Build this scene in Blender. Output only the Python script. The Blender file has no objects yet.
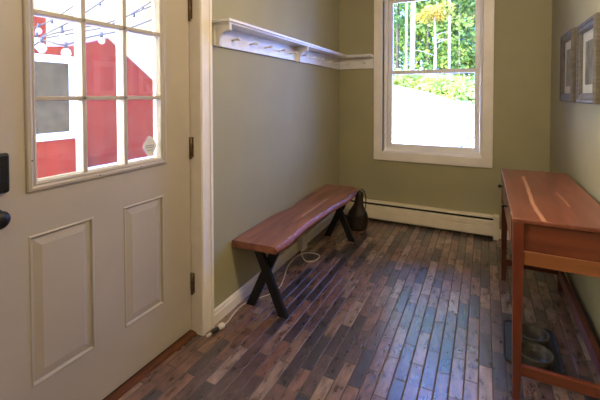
import bpy, bmesh, math, random
from mathutils import Vector, Matrix
C = bpy.context.scene
COL = C.collection
rnd = random.Random(7)
PI = math.pi

# ------------------------------------------------------------------ camera
YAW, PIT, ROL, H = 0.46385, -0.025255, -0.00164, 1.35
fw = Vector((-math.sin(YAW)*math.cos(PIT), math.cos(YAW)*math.cos(PIT), math.sin(PIT)))
rt = Vector((math.cos(YAW), math.sin(YAW), 0)); up = rt.cross(fw)
r2 = rt*math.cos(ROL) + up*math.sin(ROL); u2 = -rt*math.sin(ROL) + up*math.cos(ROL)
cd = bpy.data.cameras.new('camera'); cam = bpy.data.objects.new('camera', cd); COL.objects.link(cam)
M = Matrix((r2, u2, -fw)).transposed().to_4x4(); M.translation = Vector((0, 0, H))
cam.matrix_world = M
cd.sensor_width = 36; cd.lens = 368.13*36/600; cd.shift_y = (105.15-200)/600; cd.clip_start = .02
C.camera = cam
# ------------------------------------------------------------------ light
C.view_settings.view_transform = 'Standard'; C.view_settings.look = 'None'
C.view_settings.gamma = 1; C.view_settings.use_curve_mapping = False
C.view_settings.exposure = 1.0
C.cycles.use_denoising = True
C.cycles.max_bounces = 10; C.cycles.diffuse_bounces = 6; C.cycles.transparent_max_bounces = 16
C.cycles.sample_clamp_indirect = 8.0
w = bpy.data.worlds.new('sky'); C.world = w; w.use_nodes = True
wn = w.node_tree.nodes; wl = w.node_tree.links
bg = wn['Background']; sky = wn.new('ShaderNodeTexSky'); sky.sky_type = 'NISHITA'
sky.sun_disc = False; sky.sun_elevation = math.radians(42); sky.sun_rotation = math.radians(150)
sky.air_density = 1.0; sky.dust_density = 1.0
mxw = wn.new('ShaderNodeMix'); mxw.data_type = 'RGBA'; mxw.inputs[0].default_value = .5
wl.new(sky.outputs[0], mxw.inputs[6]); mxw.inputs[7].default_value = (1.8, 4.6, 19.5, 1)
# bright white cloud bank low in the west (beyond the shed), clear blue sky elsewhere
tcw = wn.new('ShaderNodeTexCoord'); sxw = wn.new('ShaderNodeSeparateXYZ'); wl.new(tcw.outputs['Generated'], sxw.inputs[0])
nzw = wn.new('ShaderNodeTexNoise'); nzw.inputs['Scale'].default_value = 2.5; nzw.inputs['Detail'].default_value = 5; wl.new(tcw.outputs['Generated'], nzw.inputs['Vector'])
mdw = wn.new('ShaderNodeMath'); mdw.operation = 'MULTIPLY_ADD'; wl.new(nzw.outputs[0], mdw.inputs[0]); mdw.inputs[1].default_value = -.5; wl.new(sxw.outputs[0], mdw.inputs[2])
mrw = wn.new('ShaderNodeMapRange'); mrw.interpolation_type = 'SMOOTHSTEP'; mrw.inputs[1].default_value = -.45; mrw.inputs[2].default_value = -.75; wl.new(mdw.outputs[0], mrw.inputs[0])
mcw = wn.new('ShaderNodeMix'); mcw.data_type = 'RGBA'; wl.new(mrw.outputs[0], mcw.inputs[0]); wl.new(mxw.outputs[2], mcw.inputs[6]); # cloud brightened out of view in the south-west, added to light the right wall
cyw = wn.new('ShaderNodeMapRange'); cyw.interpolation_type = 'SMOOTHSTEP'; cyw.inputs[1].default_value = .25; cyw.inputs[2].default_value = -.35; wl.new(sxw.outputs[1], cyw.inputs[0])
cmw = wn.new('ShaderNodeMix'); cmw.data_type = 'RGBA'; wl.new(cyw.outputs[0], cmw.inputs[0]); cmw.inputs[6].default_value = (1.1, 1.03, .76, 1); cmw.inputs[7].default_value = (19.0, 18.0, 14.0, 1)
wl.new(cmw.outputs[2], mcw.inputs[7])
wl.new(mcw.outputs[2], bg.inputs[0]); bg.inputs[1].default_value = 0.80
sd = bpy.data.lights.new('sun', 'SUN'); sd.energy = 1.8; sd.angle = math.radians(1.0); sd.color = (1, .96, .9)
so = bpy.data.objects.new('sun', sd); COL.objects.link(so)
so.rotation_euler = Vector((0.55, -0.60, 0.80)).to_track_quat('Z', 'Y').to_euler()
LAMP_POWER = 25.0     # warm ceiling lamp
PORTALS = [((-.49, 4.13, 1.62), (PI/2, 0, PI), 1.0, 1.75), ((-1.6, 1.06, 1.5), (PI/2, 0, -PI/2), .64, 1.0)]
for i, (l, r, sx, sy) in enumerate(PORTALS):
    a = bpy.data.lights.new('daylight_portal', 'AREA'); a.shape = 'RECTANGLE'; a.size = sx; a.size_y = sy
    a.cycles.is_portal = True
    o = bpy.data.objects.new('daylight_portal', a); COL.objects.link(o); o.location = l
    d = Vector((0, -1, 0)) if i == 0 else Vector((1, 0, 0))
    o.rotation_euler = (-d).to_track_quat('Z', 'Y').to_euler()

# ------------------------------------------------------------------ helpers
def tag(o, label=None, cat=None, group=None, kind=None):
    if label: o['label'] = label
    if cat: o['category'] = cat
    if group: o['group'] = group
    if kind: o['kind'] = kind
    return o
def empty(name, loc=(0, 0, 0), label=None, cat=None, group=None):
    o = bpy.data.objects.new(name, None); COL.objects.link(o); o.location = loc; o.empty_display_size = .1
    return tag(o, label, cat, group)
class MB:
    def __init__(s): s.v = []; s.f = []; s.sm = []
    def add(s, vs, fs, smooth=False):
        n = len(s.v); s.v += [tuple(v) for v in vs]
        for f in fs: s.f.append([n+i for i in f]); s.sm.append(smooth)
        return s
    def box(s, x0, x1, y0, y1, z0, z1):
        v = [(x, y, z) for z in (z0, z1) for x, y in ((x0, y0), (x1, y0), (x1, y1), (x0, y1))]
        return s.add(v, [(3, 2, 1, 0), (4, 5, 6, 7), (0, 1, 5, 4), (1, 2, 6, 5), (2, 3, 7, 6), (3, 0, 4, 7)])
    def prism(s, poly, a, b, ax=2):
        n = len(poly)
        def P(p, h): return (p[0], p[1], h) if ax == 2 else ((h, p[0], p[1]) if ax == 0 else (p[0], h, p[1]))
        v = [P(p, a) for p in poly]+[P(p, b) for p in poly]
        f = [tuple(range(n))[::-1], tuple(range(n, 2*n))]+[(i, (i+1) % n, n+(i+1) % n, n+i) for i in range(n)]
        return s.add(v, f)
    def bar(s, p, q, w, t, upv=(0, 0, 1)):     # rectangular bar from p to q, width w along side, t along up
        p = Vector(p); q = Vector(q); d = (q-p).normalized(); sd = d.cross(Vector(upv)).normalized(); u = sd.cross(d)
        v = [e+sd*(a*w/2)+u*(b*t/2) for e in (p, q) for a, b in ((-1, -1), (1, -1), (1, 1), (-1, 1))]
        return s.add(v, [(3, 2, 1, 0), (4, 5, 6, 7), (0, 1, 5, 4), (1, 2, 6, 5), (2, 3, 7, 6), (3, 0, 4, 7)])
    def tube(s, pts, r, n=8, caps=True):
        pts = [Vector(p) for p in pts]; vs = []; k = len(pts)
        rr = r if isinstance(r, (list, tuple)) else [r]*k
        ref = Vector((0, 0, 1)); last = None
        for i, p in enumerate(pts):
            d = (pts[min(i+1, k-1)]-pts[max(i-1, 0)]).normalized()
            a = (last if last is not None else (ref if abs(d.z) < .9 else Vector((1, 0, 0))))
            a = (a-d*a.dot(d)).normalized(); last = a; b = d.cross(a)
            vs += [p+(a*math.cos(t)+b*math.sin(t))*rr[i] for t in [2*PI*j/n for j in range(n)]]
        fs = [(i*n+j, i*n+(j+1) % n, (i+1)*n+(j+1) % n, (i+1)*n+j) for i in range(k-1) for j in range(n)]
        s.add(vs, fs, True)
        if caps:
            s.add(vs[:n], [tuple(range(n))[::-1]]); s.add(vs[-n:], [tuple(range(n))])
        return s
    def lathe(s, prof, c=(0, 0, 0), n=24, sx=1, sy=1, axis='z'):
        vs = []
        for r, z in prof:
            for j in range(n):
                t = 2*PI*j/n; a, b = r*math.cos(t)*sx, r*math.sin(t)*sy
                if axis == 'z': vs.append((c[0]+a, c[1]+b, c[2]+z))
                elif axis == 'x': vs.append((c[0]+z, c[1]+a, c[2]+b))
                else: vs.append((c[0]+a, c[1]+z, c[2]+b))
        k = len(prof)
        fs = [(i*n+j, i*n+(j+1) % n, (i+1)*n+(j+1) % n, (i+1)*n+j) for i in range(k-1) for j in range(n)]
        s.add(vs, fs, True)
        s.add(vs[:n], [tuple(range(n))[::-1]], True); s.add(vs[-n:], [tuple(range(n))], True)
        return s
    def rings(s, a0, a1, b0, b1, steps, P, cap=True):
        """nested rectangles (inset, depth); P(a, b, depth) -> point"""
        vs = []
        for ins, dep in steps:
            vs += [P(a0+ins, b0+ins, dep), P(a1-ins, b0+ins, dep), P(a1-ins, b1-ins, dep), P(a0+ins, b1-ins, dep)]
        fs = [(4*i+j, 4*i+(j+1) % 4, 4*i+4+(j+1) % 4, 4*i+4+j) for i in range(len(steps)-1) for j in range(4)]
        if cap: k = 4*(len(steps)-1); fs.append((k, k+1, k+2, k+3))
        return s.add(vs, fs)
    def build(s, name, mat, parent=None, bevel=0, subd=0, seg=2, norm=True):
        me = bpy.data.meshes.new(name); me.from_pydata([tuple(v) for v in s.v], [], s.f); me.update()
        for p, m_ in zip(me.polygons, s.sm): p.use_smooth = m_
        if norm:
            bm = bmesh.new(); bm.from_mesh(me)
            bmesh.ops.remove_doubles(bm, verts=bm.verts, dist=1e-6)
            bmesh.ops.recalc_face_normals(bm, faces=bm.faces); bm.to_mesh(me); bm.free()
        o = bpy.data.objects.new(name, me); COL.objects.link(o)
        if mat: me.materials.append(mat)
        if bevel:
            b = o.modifiers.new('bevel', 'BEVEL'); b.width = bevel; b.segments = seg; b.limit_method = 'ANGLE'; b.angle_limit = math.radians(35)
        if subd:
            b = o.modifiers.new('sub', 'SUBSURF'); b.levels = subd; b.render_levels = subd
        if parent:
            o.parent = parent; o.matrix_parent_inverse = Matrix.Translation(parent.location).inverted() if parent.type == 'EMPTY' else Matrix()
        return o
def struct(o): o['kind'] = 'structure'; return o

# ------------------------------------------------------------------ materials
def mat(name, col, rough=.5, metal=0, spec=.5, noise=0, nscale=8, bump=0, bscale=60, stretch=(1, 1, 1), col2=None, trans=0, coat=0):
    m = bpy.data.materials.new(name); m.use_nodes = True; nt = m.node_tree; N = nt.nodes; L = nt.links
    b = N['Principled BSDF']; b.inputs['Base Color'].default_value = (*col, 1); b.inputs['Roughness'].default_value = rough
    b.inputs['Metallic'].default_value = metal; b.inputs['Specular IOR Level'].default_value = spec
    b.inputs['Coat Weight'].default_value = coat
    if noise or bump or col2:
        g = N.new('ShaderNodeNewGeometry'); mp = N.new('ShaderNodeMapping'); mp.inputs['Scale'].default_value = stretch
        L.new(g.outputs['Position'], mp.inputs[0])
    if noise or col2:
        t = N.new('ShaderNodeTexNoise'); t.inputs['Scale'].default_value = nscale; t.inputs['Detail'].default_value = 6
        L.new(mp.outputs[0], t.inputs['Vector'])
        r = N.new('ShaderNodeValToRGB'); r.color_ramp.elements[0].position = .35; r.color_ramp.elements[1].position = .68
        c2 = col2 or tuple(c*(1-noise) for c in col)
        r.color_ramp.elements[0].color = (*c2, 1); r.color_ramp.elements[1].color = (*[min(1, c*(1+noise*.5)) for c in col], 1)
        L.new(t.outputs[0], r.inputs[0]); L.new(r.outputs[0], b.inputs['Base Color'])
    if bump:
        t2 = N.new('ShaderNodeTexNoise'); t2.inputs['Scale'].default_value = bscale; t2.inputs['Detail'].default_value = 4
        L.new(mp.outputs[0], t2.inputs['Vector'])
        bp = N.new('ShaderNodeBump'); bp.inputs['Strength'].default_value = bump; bp.inputs['Distance'].default_value = .004
        L.new(t2.outputs[0], bp.inputs['Height']); L.new(bp.outputs[0], b.inputs['Normal'])
    return m

def wall_paint(): return mat('khaki_wall_paint', (.352, .328, .202), .7, spec=.25, noise=.05, nscale=2.5, bump=.12, bscale=160)
M_wall = wall_paint()
M_ceil = mat('ceiling_paint', (.78, .76, .70), .8, noise=.03)
M_white = mat('white_trim_paint', (.82, .77, .70), .42, noise=.06, nscale=7)
M_shelf = mat('white_shelf_paint', (.74, .73, .74), .35, noise=.06, nscale=12)
M_door = mat('door_paint', (.44, .395, .345), .45, noise=.05, nscale=3, bump=.08, bscale=80)
M_vinyl = mat('window_vinyl', (.84, .82, .80), .35, noise=.04)
M_heat = mat('heater_enamel', (.80, .72, .56), .4, noise=.06, nscale=9)
M_black = mat('black_metal', (.006, .006, .007), .45, metal=.2, noise=.2)
M_dark = mat('dark_gap', (.015, .012, .01), .8, noise=.2)
M_iron = mat('dark_bronze', (.035, .026, .02), .35, metal=.8, noise=.3, nscale=30)
M_hinge = mat('aged_brass_hinge', (.16, .105, .06), .4, metal=.6, noise=.4, nscale=60)
M_plastic = mat('white_plastic', (.72, .68, .60), .4, noise=.05)
M_rubber = mat('black_plastic', (.02, .02, .02), .5, noise=.1)
M_pframe = mat('pewter_frame', (.10, .085, .066), .6, metal=0, noise=.35, nscale=25, stretch=(1, 1, 4))
M_matb = mat('ivory_mat_board', (.72, .71, .62), .8, noise=.04)
M_petmat = mat('blue_grey_rubber', (.05, .065, .085), .42, noise=.2, nscale=30)
M_petrim = mat('black_rubber', (.015, .016, .02), .5, noise=.2)
M_bowl = mat('dark_grey_bowl', (.075, .072, .07), .33, noise=.25, nscale=30)
M_bag = mat('brown_leather', (.022, .011, .008), .5, noise=.45, nscale=16, bump=.3, bscale=90)
M_thresh = mat('oak_threshold', (.13, .045, .018), .4, noise=.4, nscale=14, stretch=(6, 1, 1))
M_bulb = mat('frosted_bulb', (.55, .45, .38), .2, noise=.03)
M_snow = mat('sunlit_gravel_drive', (.80, .80, .80), .9, noise=.08, nscale=3)
M_grass = mat('forest_floor', (.10, .13, .04), .9, noise=.5, nscale=4)
M_trunk = mat('pale_bark', (.34, .30, .25), .8, noise=.35, nscale=10, stretch=(1, 1, 3))
M_trunkd = mat('grey_bark', (.09, .08, .06), .85, noise=.4, nscale=10)
M_roof = mat('shed_roofing', (.16, .05, .05), .7, noise=.2)
M_shtrim = mat('shed_white_trim', (.50, .48, .40), .5, noise=.03)
M_shglass = mat('insect_screen', (.062, .042, .016), .9, 0, .1, noise=.3, nscale=9)
M_sticker = mat('sticker_paper', (.80, .80, .82), .5, noise=.05); M_sticker.node_tree.nodes['Principled BSDF'].inputs['Transmission Weight'].default_value = .22; M_sticker.node_tree.nodes['Principled BSDF'].inputs['Roughness'].default_value = .9
M_stickerg = mat('sticker_grey_print', (.35, .37, .42), .5, noise=.05)
M_housesid = mat('house_siding', (.6, .58, .52), .8, noise=.1)

def leafmat(name, c1, c2, c3=None):
    m = bpy.data.materials.new(name); m.use_nodes = True; N = m.node_tree.nodes; L = m.node_tree.links
    b = N['Principled BSDF']; b.inputs['Roughness'].default_value = .55
    g = N.new('ShaderNodeNewGeometry'); t = N.new('ShaderNodeTexNoise'); t.inputs['Scale'].default_value = 1.6; t.inputs['Detail'].default_value = 5
    L.new(g.outputs['Position'], t.inputs['Vector'])
    r = N.new('ShaderNodeValToRGB'); e = r.color_ramp.elements; e[0].position = .38; e[0].color = (*c1, 1); e[1].position = .62; e[1].color = (*c2, 1)
    if c3: x = e.new(.72); x.color = (*c3, 1)
    L.new(t.outputs[0], r.inputs[0]); L.new(r.outputs[0], b.inputs['Base Color'])
    tr = N.new('ShaderNodeBsdfTranslucent'); L.new(r.outputs[0], tr.inputs[0])
    mx = N.new('ShaderNodeMixShader'); mx.inputs[0].default_value = .35
    L.new(b.outputs[0], mx.inputs[1]); L.new(tr.outputs[0], mx.inputs[2]); L.new(mx.outputs[0], N['Material Output'].inputs[0])
    return m
M_leafg = leafmat('green_leaves', (.06, .16, .03), (.30, .42, .06), (.62, .56, .09))
M_leafd = leafmat('blue_green_leaves', (.04, .12, .04), (.15, .32, .09), (.38, .48, .10))
M_leafy = leafmat('yellow_orange_leaves', (.30, .34, .06), (.60, .42, .07), (.62, .28, .10))
M_bush = leafmat('yellow_green_leaves', (.18, .34, .06), (.62, .64, .16), (.88, .78, .34))
M_sprig = leafmat('young_green_leaves', (.05, .22, .09), (.12, .35, .14))

def glassmat(name, haze=0.0, tint=(1, 1, 1), refl=1.0):
    m = bpy.data.materials.new(name); m.use_nodes = True; N = m.node_tree.nodes; L = m.node_tree.links
    N.remove(N['Principled BSDF']); tr = N.new('ShaderNodeBsdfTransparent'); tr.inputs[0].default_value = (*tint, 1)
    gl = N.new('ShaderNodeBsdfGlossy'); gl.inputs['Roughness'].default_value = .02
    fr = N.new('ShaderNodeFresnel'); fr.inputs[0].default_value = 1.45
    ml = N.new('ShaderNodeMath'); ml.operation = 'MULTIPLY'; ml.inputs[1].default_value = refl; L.new(fr.outputs[0], ml.inputs[0])
    mx = N.new('ShaderNodeMixShader'); L.new(ml.outputs[0], mx.inputs[0]); L.new(tr.outputs[0], mx.inputs[1]); L.new(gl.outputs[0], mx.inputs[2])
    out = mx
    if haze:
        # thin film of dust scattering daylight, with spots of its own shape
        tl = N.new('ShaderNodeBsdfTranslucent'); tl.inputs[0].default_value = (.9, .9, .92, 1)
        g = N.new('ShaderNodeNewGeometry'); t = N.new('ShaderNodeTexNoise'); t.inputs['Scale'].default_value = 22; t.inputs['Detail'].default_value = 5
        L.new(g.outputs['Position'], t.inputs['Vector'])
        r = N.new('ShaderNodeMapRange'); r.inputs[1].default_value = .45; r.inputs[2].default_value = .75
        r.inputs[3].default_value = haze; r.inputs[4].default_value = haze*2.6
        L.new(t.outputs[0], r.inputs[0])
        m2 = N.new('ShaderNodeMixShader'); L.new(r.outputs[0], m2.inputs[0]); L.new(mx.outputs[0], m2.inputs[1]); L.new(tl.outputs[0], m2.inputs[2]); out = m2
    L.new(out.outputs[0], N['Material Output'].inputs[0]); return m
M_glass = glassmat('window_glass')
M_glassd = glassmat('dusty_door_glass', haze=.005)
M_pglass = glassmat('picture_glass', refl=.25)

def nmath(N, L, op, a, b=None, c=None):
    n = N.new('ShaderNodeMath'); n.operation = op
    for i, x in enumerate((a, b, c)):
        if x is None: continue
        if isinstance(x, (int, float)): n.inputs[i].default_value = x
        else: L.new(x, n.inputs[i])
    return n.outputs[0]

def floor_mat():
    m = bpy.data.materials.new('wood_look_plank_tile'); m.use_nodes = True; N = m.node_tree.nodes; L = m.node_tree.links
    b = N['Principled BSDF']; g = N.new('ShaderNodeNewGeometry'); sx = N.new('ShaderNodeSeparateXYZ'); L.new(g.outputs['Position'], sx.inputs[0])
    mm = lambda *a: nmath(N, L, *a)
    u = mm('DIVIDE', mm('ADD', sx.outputs[0], .011), .061); k = mm('FLOOR', u); fu = mm('FRACT', u)
    odd = mm('MODULO', mm('ABSOLUTE', mm('ADD', k, 1)), 2)      # k=-1 column carries joints at 1.885
    v = mm('ADD', mm('DIVIDE', mm('SUBTRACT', sx.outputs[1], 1.885), .2785), mm('MULTIPLY', odd, .5))
    kv = mm('FLOOR', v); fv = mm('FRACT', v)
    cb = N.new('ShaderNodeCombineXYZ'); L.new(k, cb.inputs[0]); L.new(kv, cb.inputs[1])
    wn_ = N.new('ShaderNodeTexWhiteNoise'); wn_.noise_dimensions = '2D'; L.new(cb.outputs[0], wn_.inputs['Vector'])
    rp = N.new('ShaderNodeValToRGB'); rp.color_ramp.interpolation = 'CONSTANT'
    cols = [(0, (.050, .034, .036)), (.16, (.140, .072, .056)), (.34, (.190, .118, .092)), (.5, (.088, .052, .048)), (.64, (.170, .088, .066)), (.78, (.240, .165, .135)), (.9, (.036, .028, .033))]
    e = rp.color_ramp.elements; e[0].color = (*cols[0][1], 1); e[1].position = cols[1][0]; e[1].color = (*cols[1][1], 1)
    for p, c in cols[2:]: x = e.new(p); x.color = (*c, 1)
    L.new(wn_.outputs['Value'], rp.inputs[0])
    # worn blotches and grain
    mp = N.new('ShaderNodeMapping'); mp.inputs['Scale'].default_value = (2.2, .8, 1)
    ad = N.new('ShaderNodeVectorMath'); ad.operation = 'MULTIPLY_ADD'; L.new(wn_.outputs['Color'], ad.inputs[0]); ad.inputs[1].default_value = (9, 9, 0); L.new(g.outputs['Position'], ad.inputs[2])
    L.new(ad.outputs[0], mp.inputs[0])
    t = N.new('ShaderNodeTexNoise'); t.inputs['Scale'].default_value = 11; t.inputs['Detail'].default_value = 8; t.inputs['Roughness'].default_value = .68; L.new(mp.outputs[0], t.inputs['Vector'])
    rr = N.new('ShaderNodeMapRange'); rr.inputs[1].default_value = .38; rr.inputs[2].default_value = .64; rr.inputs[3].default_value = .58; rr.inputs[4].default_value = 1.75; L.new(t.outputs[0], rr.inputs[0])
    vm = N.new('ShaderNodeVectorMath'); vm.operation = 'SCALE'; L.new(rp.outputs[0], vm.inputs[0]); L.new(rr.outputs[0], vm.inputs['Scale'])
    # grout
    du = mm('MULTIPLY', mm('MINIMUM', fu, mm('SUBTRACT', 1, fu)), .061); dv = mm('MULTIPLY', mm('MINIMUM', fv, mm('SUBTRACT', 1, fv)), .2785)
    d = mm('MINIMUM', du, dv); d = mm('ADD', d, mm('MULTIPLY', mm('SUBTRACT', t.outputs[0], .5), .0012))
    gm = N.new('ShaderNodeMapRange'); gm.interpolation_type = 'SMOOTHSTEP'; gm.inputs[1].default_value = .0014; gm.inputs[2].default_value = .0042; L.new(d, gm.inputs[0])
    mx = N.new('ShaderNodeMix'); mx.data_type = 'RGBA'; L.new(gm.outputs[0], mx.inputs[0]); mx.inputs[6].default_value = (.115, .095, .085, 1); L.new(vm.outputs[0], mx.inputs[7])
    L.new(mx.outputs[2], b.inputs['Base Color'])
    ro = N.new('ShaderNodeMapRange'); ro.inputs[3].default_value = .85; ro.inputs[4].default_value = .30; L.new(gm.outputs[0], ro.inputs[0])
    r3 = mm('ADD', ro.outputs[0], mm('MULTIPLY', mm('SUBTRACT', t.outputs[0], .5), .35)); L.new(r3, b.inputs['Roughness'])
    hh = mm('ADD', gm.outputs[0], mm('MULTIPLY', t.outputs[0], .45))
    hh = mm('ADD', hh, mm('MULTIPLY', wn_.outputs['Value'], .25))
    bp = N.new('ShaderNodeBump'); bp.inputs['Strength'].default_value = .6; bp.inputs['Distance'].default_value = .0035; L.new(hh, bp.inputs['Height']); L.new(bp.outputs[0], b.inputs['Normal'])
    b.inputs['Specular IOR Level'].default_value = .7; L.new(gm.outputs[0], b.inputs['Coat Weight']); b.inputs['Coat Roughness'].default_value = .27; b.inputs['Coat IOR'].default_value = 1.65; L.new(mm('MULTIPLY', gm.outputs[0], .8), b.inputs['Specular IOR Level']); L.new(bp.outputs[0], b.inputs['Coat Normal'])
    return m
M_floor = floor_mat()

def wood(name, base, dark, light, streaks=(), rough=.32, axis=1, coat=.25):
    """streaks: (x_at_y polyline [(y, x)...], half width) lighter sapwood bands in plan"""
    m = bpy.data.materials.new(name); m.use_nodes = True; N = m.node_tree.nodes; L = m.node_tree.links
    mm = lambda *a: nmath(N, L, *a)
    b = N['Principled BSDF']; g = N.new('ShaderNodeNewGeometry')
    mp = N.new('ShaderNodeMapping'); sc = [9, 9, 9]; sc[axis] = 1.1; mp.inputs['Scale'].default_value = sc; L.new(g.outputs['Position'], mp.inputs[0])
    t = N.new('ShaderNodeTexNoise'); t.inputs['Scale'].default_value = 1.6; t.inputs['Detail'].default_value = 7; t.inputs['Distortion'].default_value = .6; L.new(mp.outputs[0], t.inputs['Vector'])
    r = N.new('ShaderNodeValToRGB'); e = r.color_ramp.elements; e[0].position = .3; e[0].color = (*dark, 1); e[1].position = .72; e[1].color = (*base, 1); L.new(t.outputs[0], r.inputs[0])
    col = r.outputs[0]; sx = N.new('ShaderNodeSeparateXYZ'); L.new(g.outputs['Position'], sx.inputs[0])
    for poly, hw in streaks:
        fc = N.new('ShaderNodeFloatCurve'); cv = fc.mapping.curves[0]
        y0, y1 = poly[0][0], poly[-1][0]; xs = [p[1] for p in poly]; lo, hi = min(xs)-.02, max(xs)+.02
        yn = N.new('ShaderNodeMapRange'); yn.inputs[1].default_value = y0; yn.inputs[2].default_value = y1; L.new(sx.outputs[1], yn.inputs[0])
        pts = [((p[0]-y0)/(y1-y0), (p[1]-lo)/(hi-lo)) for p in poly]
        cv.points[0].location = pts[0]; cv.points[1].location = pts[-1]
        for q in pts[1:-1]: cv.points.new(*q)
        fc.mapping.update(); L.new(yn.outputs[0], fc.inputs['Value'])
        xc = mm('ADD', mm('MULTIPLY', fc.outputs[0], hi-lo), lo)
        n2 = N.new('ShaderNodeTexNoise'); n2.inputs['Scale'].default_value = 9; L.new(g.outputs['Position'], n2.inputs['Vector'])
        dd = mm('ABSOLUTE', mm('ADD', mm('SUBTRACT', sx.outputs[0], xc), mm('MULTIPLY', mm('SUBTRACT', n2.outputs[0], .5), hw*1.5)))
        mk = N.new('ShaderNodeMapRange'); mk.inputs[1].default_value = hw*1.1; mk.inputs[2].default_value = hw*.6; L.new(dd, mk.inputs[0])
        iny = mm('MULTIPLY', mm('GREATER_THAN', sx.outputs[1], y0), mm('LESS_THAN', sx.outputs[1], y1))
        mx = N.new('ShaderNodeMix'); mx.data_type = 'RGBA'; L.new(mm('MULTIPLY', mm('MULTIPLY', mk.outputs[0], iny), .6), mx.inputs[0]); L.new(col, mx.inputs[6]); mx.inputs[7].default_value = (*light, 1); col = mx.outputs[2]
    L.new(col, b.inputs['Base Color']); b.inputs['Roughness'].default_value = rough; b.inputs['Coat Weight'].default_value = coat; b.inputs['Coat Roughness'].default_value = .25
    bp = N.new('ShaderNodeBump'); bp.inputs['Strength'].default_value = .12; bp.inputs['Distance'].default_value = .002; L.new(t.outputs[0], bp.inputs['Height']); L.new(bp.outputs[0], b.inputs['Normal'])
    return m
M_top = wood('cherry_table_top', (.25, .075, .042), (.10, .025, .015), (.62, .32, .20),
             [([(1.85, .235), (1.95, .231), (2.1, .222), (2.3, .226), (2.5, .232), (2.84, .236)], .010),
              ([(2.15, .372), (2.3, .368), (2.44, .36)], .006), ([(3.02, .12), (3.03, .18), (3.036, .23)], .05)], rough=.3)
M_cherry = wood('cherry_wood', (.165, .032, .013), (.09, .015, .007), (.5, .2, .1), axis=2, rough=.38)
M_cherryh = wood('cherry_rail', (.17, .040, .016), (.09, .019, .009), (.5, .2, .1), axis=0, rough=.38)
M_cherryl = wood('lit_cherry_rail', (.27, .095, .032), (.17, .050, .018), (.5, .2, .1), axis=0, rough=.38)  # light falling on the near rail, put into its colour
M_bench = wood('acacia_slab', (.36, .140, .070), (.12, .040, .024), (.78, .50, .38),
               [([(2.46, -1.222), (2.7, -1.226), (3.0, -1.232)], .006)], rough=.34)
M_benche = wood('acacia_edge', (.30, .11, .065), (.19, .06, .038), (.7, .4, .3), rough=.6, coat=0)
M_benche.node_tree.nodes['Principled BSDF'].inputs['Specular IOR Level'].default_value = .2

def siding(name, c, pitch, axis):
    m = bpy.data.materials.new(name); m.use_nodes = True; N = m.node_tree.nodes; L = m.node_tree.links
    mm = lambda *a: nmath(N, L, *a); b = N['Principled BSDF']; b.inputs['Roughness'].default_value = .8; b.inputs['Specular IOR Level'].default_value = .08
    g = N.new('ShaderNodeNewGeometry'); sx = N.new('ShaderNodeSeparateXYZ'); L.new(g.outputs['Position'], sx.inputs[0])
    u = mm('DIVIDE', sx.outputs[axis], pitch); f = mm('FRACT', u); k = mm('FLOOR', u)
    wn_ = N.new('ShaderNodeTexWhiteNoise'); wn_.noise_dimensions = '1D'; L.new(k, wn_.inputs['W'])
    mp = N.new('ShaderNodeMapping'); mp.inputs['Scale'].default_value = (6, 6, .8); L.new(g.outputs['Position'], mp.inputs[0])
    t = N.new('ShaderNodeTexNoise'); t.inputs['Scale'].default_value = 3; t.inputs['Detail'].default_value = 6; L.new(mp.outputs[0], t.inputs['Vector'])
    s = mm('ADD', mm('ADD', mm('MULTIPLY', wn_.outputs['Value'], .16), .78), mm('MULTIPLY', t.outputs[0], .25))
    groove = N.new('ShaderNodeMapRange'); groove.inputs[1].default_value = 0; groove.inputs[2].default_value = .09; groove.inputs[3].default_value = .65; groove.inputs[4].default_value = 1; L.new(f, groove.inputs[0])
    vm = N.new('ShaderNodeVectorMath'); vm.operation = 'SCALE'; vm.inputs[0].default_value = c; L.new(mm('MULTIPLY', s, groove.outputs[0]), vm.inputs['Scale']); L.new(vm.outputs[0], b.inputs['Base Color'])
    bp = N.new('ShaderNodeBump'); bp.inputs['Strength'].default_value = .5; bp.inputs['Distance'].default_value = .01; L.new(groove.outputs[0], bp.inputs['Height']); L.new(bp.outputs[0], b.inputs['Normal'])
    return m
M_shedA = siding('red_board_siding', (.17, .013, .0032), .2, 1)
M_shedB = siding('rose_red_board_siding', (.155, .013, .0045), .3, 1)

def photo_mat():
    m = mat('faded_landscape_print', (.22, .22, .17), .7, noise=.6, nscale=14, stretch=(1, 2, 1)); return m
M_print = photo_mat()

# ------------------------------------------------------------------ room shell
ZC = 2.62; YB = 3.93; YF = -1.3; XR = .53; WT = .14
def xl(y): return -1.42 - .0215*max(0, (y-1.6))            # left wall face, very slightly out of square
struct(MB().box(-1.62, XR+WT, YF-WT, YB+WT, -.12, 0).build('floor', M_floor))
struct(MB().box(-1.62, XR+WT, YF-WT, YB+WT, ZC, ZC+.15).build('ceiling', M_ceil))
DY0, DY1, DZ = .565, 1.575, 2.20
m = MB(); m.prism([(-1.42, YF), (-1.42, DY0-.03), (-1.58, DY0-.03), (-1.58, YF)], 0, ZC)
m.box(-1.58, -1.42, DY0-.03, DY1+.03, DZ+.03, ZC)
m.prism([(-1.42, DY1+.03), (xl(1.7), 1.7), (xl(YB), YB), (-1.60, YB), (-1.60, DY1+.03)], 0, ZC)
struct(m.build('wall_left', M_wall))
struct(MB().box(XR, XR+WT, YF, YB, 0, ZC).build('wall_right', M_wall))
struct(MB().box(-1.58, XR+WT, YF-WT, YF, 0, ZC).build('wall_front', M_wall))
WX0, WX1, WZ0, WZ1 = -.975, -.005, .752, 2.42
m = MB(); m.box(-1.62, WX0, YB, YB+.18, 0, ZC); m.box(WX1, XR+WT, YB, YB+.18, 0, ZC)
m.box(WX0, WX1, YB, YB+.18, 0, WZ0); m.box(WX0, WX1, YB, YB+.18, WZ1, ZC)
struct(m.build('wall_back', M_wall))
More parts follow.
